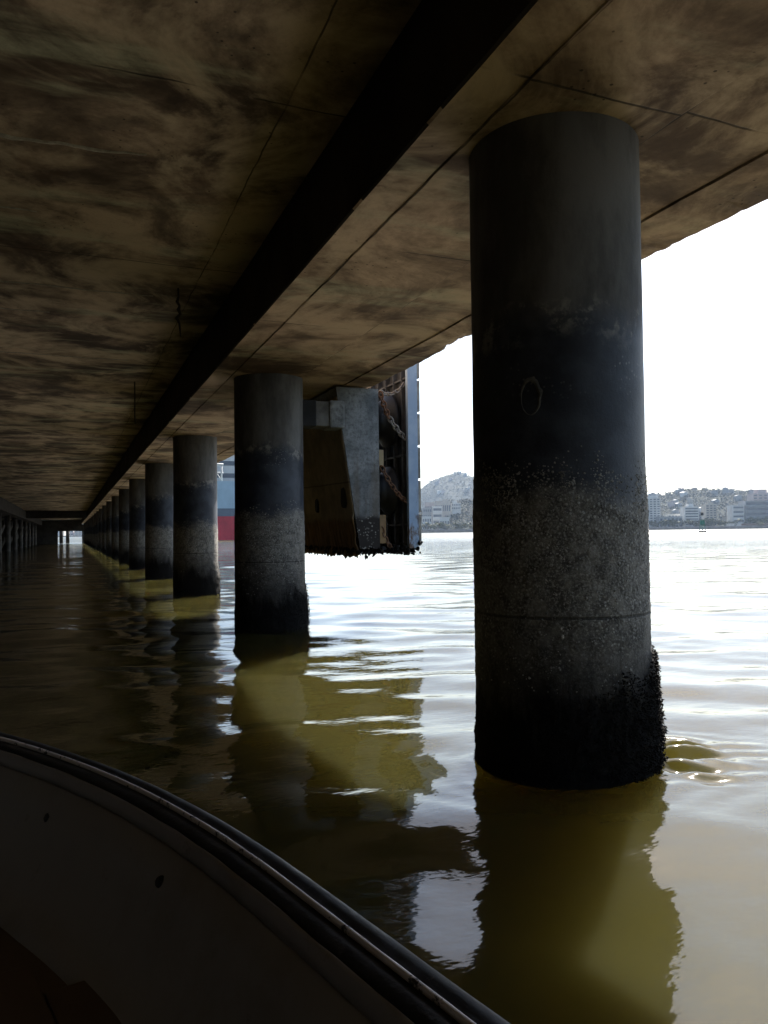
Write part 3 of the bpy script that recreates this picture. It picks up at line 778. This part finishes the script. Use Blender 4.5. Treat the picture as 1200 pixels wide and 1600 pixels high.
# shore land and its sea wall
def shore_strip(pxa, pxb, d, back, top, name, mat, n=60):
    vs = []
    for i in range(n+1):
        px = pxa+(pxb-pxa)*i/n; dd = d+8*noise.noise((px*.02, 0, 0))
        a, b = at(px, dd, z=-1), at(px, dd+back, z=-1)
        vs += [(a.x, a.y, -1), (a.x, a.y, top), (b.x, b.y, top+1.5), (b.x, b.y, -1)]
    return MB().add(vs, [(i*4+k, i*4+4+k, i*4+4+k+1, i*4+k+1) for i in range(n) for k in range(3)]).build(name, mat)
tag(shore_strip(330, 1700, DS, 800, 1.9, 'shore', M_LAND), kind='structure')
tag(shore_strip(-200, 329, 1500, 600, 2.0, 'headland', M_LAND), kind='structure')
sw = shore_strip(560, 1700, DS-1.5, 1.2, 2.3, 'sea_wall', plain('sea_wall_stone', (.16, .13, .11), .9, .3, .3))
tag(sw, 'long low stone sea wall along the far shore', 'sea wall')
# left: bare domed mountain 2.6 km off
def mtn(u):
    return float(np.interp(u, [0, .2, .30, .35, .38, .41, .44, .475, .50, .53, .6, .7, .85, 1.0], [10, 50, 95, 128, 152, 172, 184, 192, 193, 184, 160, 120, 75, 40]))
hill('mountain', at(480, 2600), at(960, 2600), 420, mtn, M_ROCK, 200, 30, 10, 3)
hill('hill', at(930, 1500), at(1420, 1560), 330, curve([(0, 52), (.15, 64), (.22, 70), (.3, 72), (.4, 69), (.5, 67), (.6, 60), (.75, 58), (1, 45)]), M_HILL, 160, 26, 7, 8)
hill('hill', at(560, 1250), at(900, 1250), 180, curve([(0, 18), (.25, 26), (.38, 44), (.5, 46), (.6, 38), (.8, 30), (1, 26)]), M_HILL, 90, 22, 5, 14)
hill('hill', at(-150, 2300), at(330, 2300), 320, curve([(0, 40), (.3, 70), (.5, 50), (.7, 85), (1, 60)]), M_HILL, 90, 22, 8, 21)

# trees: leaf clumps on a trunk; copies along the shore
def leaf_mat(name, col):
    m = NM(name); oi = m.n('ShaderNodeObjectInfo').outputs['Random']
    a = m.noise(.6, 4, .6)
    c = m.mix(m.ss(a, .35, .65), [v*.55 for v in col], [v*1.5 for v in col])
    c = m.mix(m.mth('MULTIPLY', oi, .4), c, [col[0]*1.6, col[1]*1.3, col[2]*.9]); return m.out(c, .8, None, .2)
M_LEAF = leaf_mat('leaf', (.05, .058, .022)); M_PALM = leaf_mat('palm_leaf', (.055, .065, .026)); M_BARK = plain('bark', (.12, .09, .065))
def clump_cloud(rng, centres, n, r, leaf):
    mb = MB()
    for _ in range(n):
        c, cr = rng.choice(centres); d = Vector((rng.gauss(0, 1), rng.gauss(0, 1), rng.gauss(0, .8))).normalized()*cr*rng.uniform(.45, 1.05)
        p = Vector(c)+d; s = leaf*rng.uniform(.6, 1.4)
        a = Vector((rng.gauss(0, 1), rng.gauss(0, 1), rng.gauss(0, 1))).normalized()*s; b = a.orthogonal().normalized()*s*.7
        mb.add([p-a, p-b*.9, p+a, p+b], [(0, 1, 2, 3)])
    return mb
def make_tree(seed, h, wd):
    rng = random.Random(seed); root = empty('shore_tree')
    MB().tube([(0, 0, -.5), (.1, 0, h*.3), (.2, .1, h*.55)], [.28, .2, .12], 7).build('trunk', M_BARK, root)
    cen = [((rng.gauss(0, wd*.33), rng.gauss(0, wd*.33), h*rng.uniform(.5, .85)), wd*rng.uniform(.22, .36)) for _ in range(9)]
    clump_cloud(rng, cen, 900, 1, .55).build('crown', M_LEAF, root)
    return root
def make_palm(seed, h):
    rng = random.Random(seed); root = empty('palm_tree')
    MB().tube([(0, 0, -.5), (.15, 0, h*.5), (.1, .1, h)], [.3, .2, .17], 7).build('trunk', M_BARK, root)
    mb = MB()
    for k in range(22):
        a = rng.uniform(0, 6.28); e = rng.uniform(-.2, 1.1); L = rng.uniform(2.2, 3.2); pr = []
        for q in range(6):
            u = q/5; r = L*u; z = h+L*(math.sin(e)*u-.75*u*u); pr.append((r*math.cos(a)*.95, r*math.sin(a)*.95, z))
        for q in range(5):
            sd_ = Vector((-math.sin(a), math.cos(a), -.4))*(.42*math.sin(math.pi*(q+.5)/5.5)+.08)
            A, B = Vector(pr[q]), Vector(pr[q+1]); mb.add([A-sd_, A+sd_, B+sd_, B-sd_], [(0, 1, 2, 3)])
    mb.build('crown', M_PALM, root); return root
def copy_tree(o, parent=None):
    c = o.copy(); COL.objects.link(c)
    if parent: c.parent = parent
    for ch in o.children: copy_tree(ch, c)
    return c
protos = [make_tree(1, 8, 7), make_tree(2, 10, 9), make_tree(3, 6, 7)]; palm = make_palm(4, 8)
rng = random.Random(21); used = set()
def place(proto, p, s, rz, label, cat, grp):
    o = proto if proto.name not in used else None
    if o is None: o = copy_tree(proto)
    else: used.add(proto.name)
    if proto.name not in used: used.add(proto.name)
    o.location = p; o.rotation_euler = (0, 0, rz); o.scale = (s, s, s*rng.uniform(.85, 1.15))
    tag(o, label, cat, grp); return o
class _P: pass
state = {}
def put_tree(proto, p, s, label, cat, grp):
    if proto.name in state: o = copy_tree(proto)
    else: state[proto.name] = 1; o = proto
    o.location = p; o.rotation_euler = (0, 0, rng.uniform(0, 6.28)); o.scale = (s, s, s*rng.uniform(.85, 1.15)); tag(o, label, cat, grp)
px = 655
while px < 1260:
    if 742 < px < 995: px += 22
    p = at(px, DS+rng.uniform(8, 55), z=2.0)
    left = px < 742
    if rng.random() < (.45 if left else .2):
        put_tree(palm, p, rng.uniform(.85, 1.25), 'palm tree on the far shore ' + ('left of the nearest pile' if left else 'right of the nearest pile'), 'palm tree', 'palms on the far shore')
    else:
        put_tree(rng.choice(protos), p, rng.uniform(.75, 1.3), 'rounded green tree on the far shore ' + ('left of the nearest pile' if left else 'right of the nearest pile'), 'tree', 'trees on the far shore')
    px += rng.uniform(3.0, 7.5)
# the wooded slopes read as one mass
def wood(name, pxa, pxb, da, db, zf, n, mat, seed):
    rg = random.Random(seed); mb = MB(); dg = bpy.context.evaluated_depsgraph_get()
    bpy.context.view_layer.update(); dg = bpy.context.evaluated_depsgraph_get()
    cnt = 0
    while cnt < n:
        px = rg.uniform(pxa, pxb); dd = rg.uniform(da, db); p = at(px, dd)
        hit, loc, nn, ix, ob, mt = SC.ray_cast(dg, Vector((p.x, p.y, 600)), Vector((0, 0, -1)))
        cnt += 1
        if not hit or not ob.name.startswith(zf) or loc.z < 6: continue
        s = rg.uniform(3.0, 6.5)
        for _ in range(16):
            q = loc+Vector((rg.gauss(0, s*.42), rg.gauss(0, s*.42), rg.uniform(.0, s*1.1))); l = rg.uniform(.8, 1.8)
            a = Vector((rg.gauss(0, 1), rg.gauss(0, 1), rg.gauss(0, 1))).normalized()*l; b = a.orthogonal().normalized()*l*.8
            mb.add([q-a, q-b, q+a, q+b], [(0, 1, 2, 3)])
    return tag(mb.build(name, mat), kind='stuff')
M_WOOD = leaf_mat('far_leaf', (.012, .017, .010))
wood('woodland', 960, 1300, 1180, 1560, 'hill', 2600, M_WOOD, 2)
wood('woodland', 640, 780, 1080, 1300, 'hill', 900, M_WOOD, 3)
wood('woodland', 640, 800, 2250, 2650, 'mountain', 700, M_WOOD, 4)

# buildings: facing the boat, each storey's window band a part
M_WHITE = plain('white_render', (.46, .455, .44), .8, .12, .2); M_PINK = plain('pale_pink_render', (.36, .30, .29), .8, .12, .2)
M_GREYR = plain('grey_render', (.22, .225, .235), .8, .15, .2); M_TAN = plain('tan_render', (.34, .31, .27), .8, .15, .2)
M_GLASS = NM('dark_blue_glass').out((.03, .045, .075), .15, None, .5); M_TILE = plain('red_roof_tile', (.30, .14, .08), .9, .2, .5)
FACE = math.atan2(sn, cs)
def building(pxa, pxb, ytop, d, mat, label, storeys=0, dp=14, cols=0, cap=None, band=(.35, .75), group=None, name='apartment_building', cat='building', yb=None, turn=0.0):
    """a block whose front spans two photo columns at distance d"""
    a, b = at(pxa, d, z=1.5), at(pxb, d, z=1.5); wd = (b-a).length; c = (a+b)/2
    H = at((pxa+pxb)/2, d, ytop).z
    zb = 1.5 if yb is None else at((pxa+pxb)/2, d, yb).z
    root = empty(name, (c.x, c.y, zb), R(-YAW)+turn); tag(root, label, cat, group)
    h = H-zb
    MB().box(-wd/2, wd/2, 0, dp, -6, h).build('wall', mat, root)
    MB().box(-wd/2-.3, wd/2+.3, -.3, dp+.3, h+.003, h+.7).build('roof', mat, root)
    if storeys:
        sh = h/storeys
        for s in range(storeys):
            z0 = s*sh+sh*band[0]; z1 = s*sh+sh*band[1]; mb = MB()
            if cols:
                for k in range(cols):
                    u0 = -wd/2+wd*(k+.2)/cols; u1 = -wd/2+wd*(k+.8)/cols; MB().box(u0, u1, -.12, .2, z0, z1).build('window', M_GLASS, root)
            else: mb.box(-wd/2+.9, wd/2-.9, -.12, .2, z0, z1).build('window', M_GLASS, root)
            MB().box(-wd/2+.6, wd/2-.6, -.9, -.125, s*sh+.02, s*sh+.30).build('balcony_slab', mat, root)
    if cap:
        u, v, t = cap; MB().box(-wd/2+wd*u, -wd/2+wd*v, 3, dp-3, h+.71, h+.7+t).build('rooftop_block', mat, root)
    return root
building(1009, 1032, 779, 930, M_WHITE, 'tall pale tower, leftmost building right of the nearest pile', 13, 16, 4, (.25, .9, 3))
building(1070, 1092, 793, 930, M_WHITE, 'white mid-rise tower with stepped top, left of the green buoy', 8, 15, 0, (.35, .7, 4))
building(1103, 1120, 789, 960, M_TAN, 'slim beige tower right of the green buoy', 10, 14, 3, (.3, .8, 2.5))
building(1145, 1163, 790, 940, M_WHITE, 'white blank-sided block beside the long office building', 5, 16, 0)
building(1165, 1262, 783, 945, M_GREYR, 'long office block with broad dark blue window bands', 5, 20, 0, band=(.28, .82), name='office_building')
building(1177, 1225, 772, 1050, M_PINK, 'pale pink tower rising behind the long office block', 12, 18, 6, (.2, .5, 6))
building(1030, 1066, 808, 918, M_GREYR, 'low grey block between the pale tower and the white mid-rise', 2, 12, 6)
building(1044, 1064, 804, 955, M_WHITE, 'small white block behind the low grey one', 3, 12, 4)
building(1139, 1158, 819, 906, M_WHITE, 'low white shed on the shore right of the buoy', 0, 8, 0, name='shed', cat='shed')
building(1158, 1260, 818.5, 907, plain('brown_wall', (.15, .10, .08)), 'long low brown shed on the shore at right', 0, 8, 0, name='shed', cat='shed')
building(661, 674, 794, 1000, M_GREYR, 'grey apartment block next to the fender panel, left of its twin', 4, 14, 4)
building(676, 691, 792, 1000, M_WHITE, 'pale apartment block right of the grey one on the far shore', 4, 14, 0)
building(660, 674, 808, 960, M_WHITE, 'low white building at the foot of the grey apartment block', 2, 10, 4)
building(687, 702, 809, 955, M_WHITE, 'low white pavilion among the palms', 1, 8, 4)
building(706, 720, 787, 1130, M_WHITE, 'white stepped house high on the dark knoll', 2, 12, 5, (.1, .6, 4), name='house', cat='house', yb=797)
building(664, 678, 786, 1080, M_PINK, 'pale house row behind the grey apartment block', 2, 12, 6, name='house', cat='house')
building(680, 704, 784, 1120, M_TAN, 'tan terrace of houses left of the white knoll house', 2, 12, 8, (.5, .8, 3), name='house', cat='house')
# small houses climbing the far slopes
rg = random.Random(4); bpy.context.view_layer.update(); dg = bpy.context.evaluated_depsgraph_get()
cnt = 0; hm = [M_WHITE, M_PINK, M_TAN, M_GREYR]
while cnt < 46:
    if cnt < 36: px = rg.uniform(1008, 1215); dd = rg.uniform(1230, 1480)
    else: px = rg.uniform(660, 735); dd = rg.uniform(2350, 2560)
    p = at(px, dd); hit, loc, nn, ix, ob, mt = SC.ray_cast(dg, Vector((p.x, p.y, 600)), Vector((0, 0, -1)))
    cnt += 1
    if not hit or loc.z < 5: continue
    wd, hh, dp = rg.uniform(6, 13), rg.uniform(4, 8), rg.uniform(6, 9)
    o = MB().box(-wd/2, wd/2, 0, dp, -6, hh).prism([(-wd/2-.4, hh), (wd/2+.4, hh), (0, hh+1.8)], -.4, dp+.4).build('hillside_house', rg.choice(hm), loc=(loc.x, loc.y, loc.z+2.0))
    o.rotation_euler = (0, 0, R(-YAW)+rg.uniform(-.5, .5))
    tag(o, 'small pale house on the wooded far hillside' if cnt <= 36 else 'tiny pale house on the domed mountain', 'house', 'houses on the far hillside' if cnt <= 36 else 'houses on the mountain')
# a few blocks seen through the opening at the pier's end
for k, (a, b, yt) in enumerate(((88, 99, 826), (103, 114, 824), (116, 134, 829))):
    building(a, b, yt, 1600, hm[k], 'hazy building seen through the far opening under the pier', 3, 12, 3, group='buildings beyond the far opening')

# ------------------------------------------------------------------ buoy and ship
M_GREEN = plain('green_paint', (.03, .17, .12), .5, .25, 3); M_DK = plain('dark_hull_paint', (.03, .028, .026), .6, .3, 3)
bp = at(1097, 250); bp.z = 0
by = tag(empty('navigation_buoy', bp), 'green lattice light buoy on a dark float in the bay', 'buoy')
MB().lathe([(.9, -.6), (1.25, -.3), (1.3, .35), (1.15, .55), (.3, .6)], 24).build('float', M_DK, by)
mb = MB()
for k in range(4):
    a = math.pi/4+k*math.pi/2; c, s = math.cos(a), math.sin(a); mb.tube([(c*1.0, s*1.0, .55), (c*.38, s*.38, 4.3)], .075, 6)
    a2 = a+math.pi/2; c2, s2 = math.cos(a2), math.sin(a2)
    for (r0, z0, r1, z1) in ((.98, .6, .72, 2.2), (.72, 2.2, .40, 4.2), (.72, 2.2, .72, 2.2), (.4, 4.2, .4, 4.2)):
        mb.tube([(c*r0, s*r0, z0), (c2*r1, s2*r1, z1)], .05, 5)
mb.build('tower', M_GREEN, by)
MB().box(-.5, .5, -.5, .5, 2.6, 3.9).build('daymark', M_GREEN, by)
MB().lathe([(.5, 4.35), (.5, 4.45), (.22, 4.5), (.22, 5.0), (.1, 5.1)], 12).build('lantern', M_WHITE, by)
MB().tube([(0, 0, 5.1), (0, 0, 5.6)], .05, 5).build('mast', M_GREEN, by)
MB().lathe([(.02, 5.55), (.48, 5.6), (.48, 6.5), (.02, 6.55)], 12).build('topmark', M_DK, by)

M_RED = plain('red_hull_paint', (.45, .022, .04), .5, .2, .4); M_BLUE = plain('pale_blue_hull_paint', (.30, .42, .50), .5, .1, .3); M_NAVY = plain('grey_hull_band', (.10, .13, .17), .5, .2, .3)
sh = tag(empty('ship', (38, 176, 0)), 'large ship with red lower hull and pale blue upper hull moored beyond the pier', 'ship')
def hull(z0, z1, f0, f1, wd=11, L=110):
    vs = []
    for f, z in ((f0, z0), (f1, z1)):
        for (x, y) in ((-.72, 0), (-.9, 2.5), (-1, 8), (-1, L*.75), (-.6, L*.92), (0, L), (.6, L*.92), (1, L*.75), (1, 8), (.9, 2.5), (.72, 0)): vs.append((x*wd*f, y, z))
    n = 11
    return MB().add(vs, [tuple(range(n)), tuple(range(2*n-1, n-1, -1))]+[(i, (i+1) % n, (i+1) % n+n, i+n) for i in range(n)])
hull(-1, 5.4, .92, 1.0).build('lower_hull', M_RED, sh)
hull(5.4, 7.2, 1.0, 1.0).build('hull_band', M_NAVY, sh)  # shading on the hull put into a darker band of colour
hull(7.2, 13.4, 1.0, 1.02).build('upper_hull', M_BLUE, sh)
MB().box(-9, 9, 12, 30, 13.4, 24).build('superstructure', M_WHITE, sh)
for zz in (15, 18, 21): MB().box(-8, 8, 11.9, 12.2, zz, zz+1.1).build('window', M_GLASS, sh)
cr = MB()
for x in (-8.4, -7.2, -6.0): cr.tube([(x, 1.5, 13.4), (x, 1.5, 17.3)], .18, 6)
cr.tube([(-8.8, 1.5, 17.3), (-5.6, 1.5, 17.3)], .25, 6).tube([(-8.8, 1.5, 15.4), (-5.6, 1.5, 15.4)], .15, 6).tube([(-8.4, 1.5, 13.6), (-7.2, 1.5, 15.4), (-6, 1.5, 13.6)], .12, 6)
cr.build('crane_frame', M_WHITE, sh)

# ------------------------------------------------------------------ air
def haze():
    m = bpy.data.materials.new('haze'); m.use_nodes = True; t = m.node_tree; t.nodes.remove(t.nodes['Principled BSDF'])
    v = t.nodes.new('ShaderNodeVolumePrincipled'); v.inputs['Color'].default_value = (.55, .71, .95, 1); v.inputs['Density'].default_value = .62e-4; v.inputs['Anisotropy'].default_value = .2
    t.links.new(v.outputs[0], t.nodes['Material Output'].inputs['Volume'])
    o = MB().box(-5000, 9500, -5000, 9500, -5.2, 320).build('haze', m); tag(o, kind='stuff')
    try: m.cycles.homogeneous_volume = True
    except Exception: pass
haze()
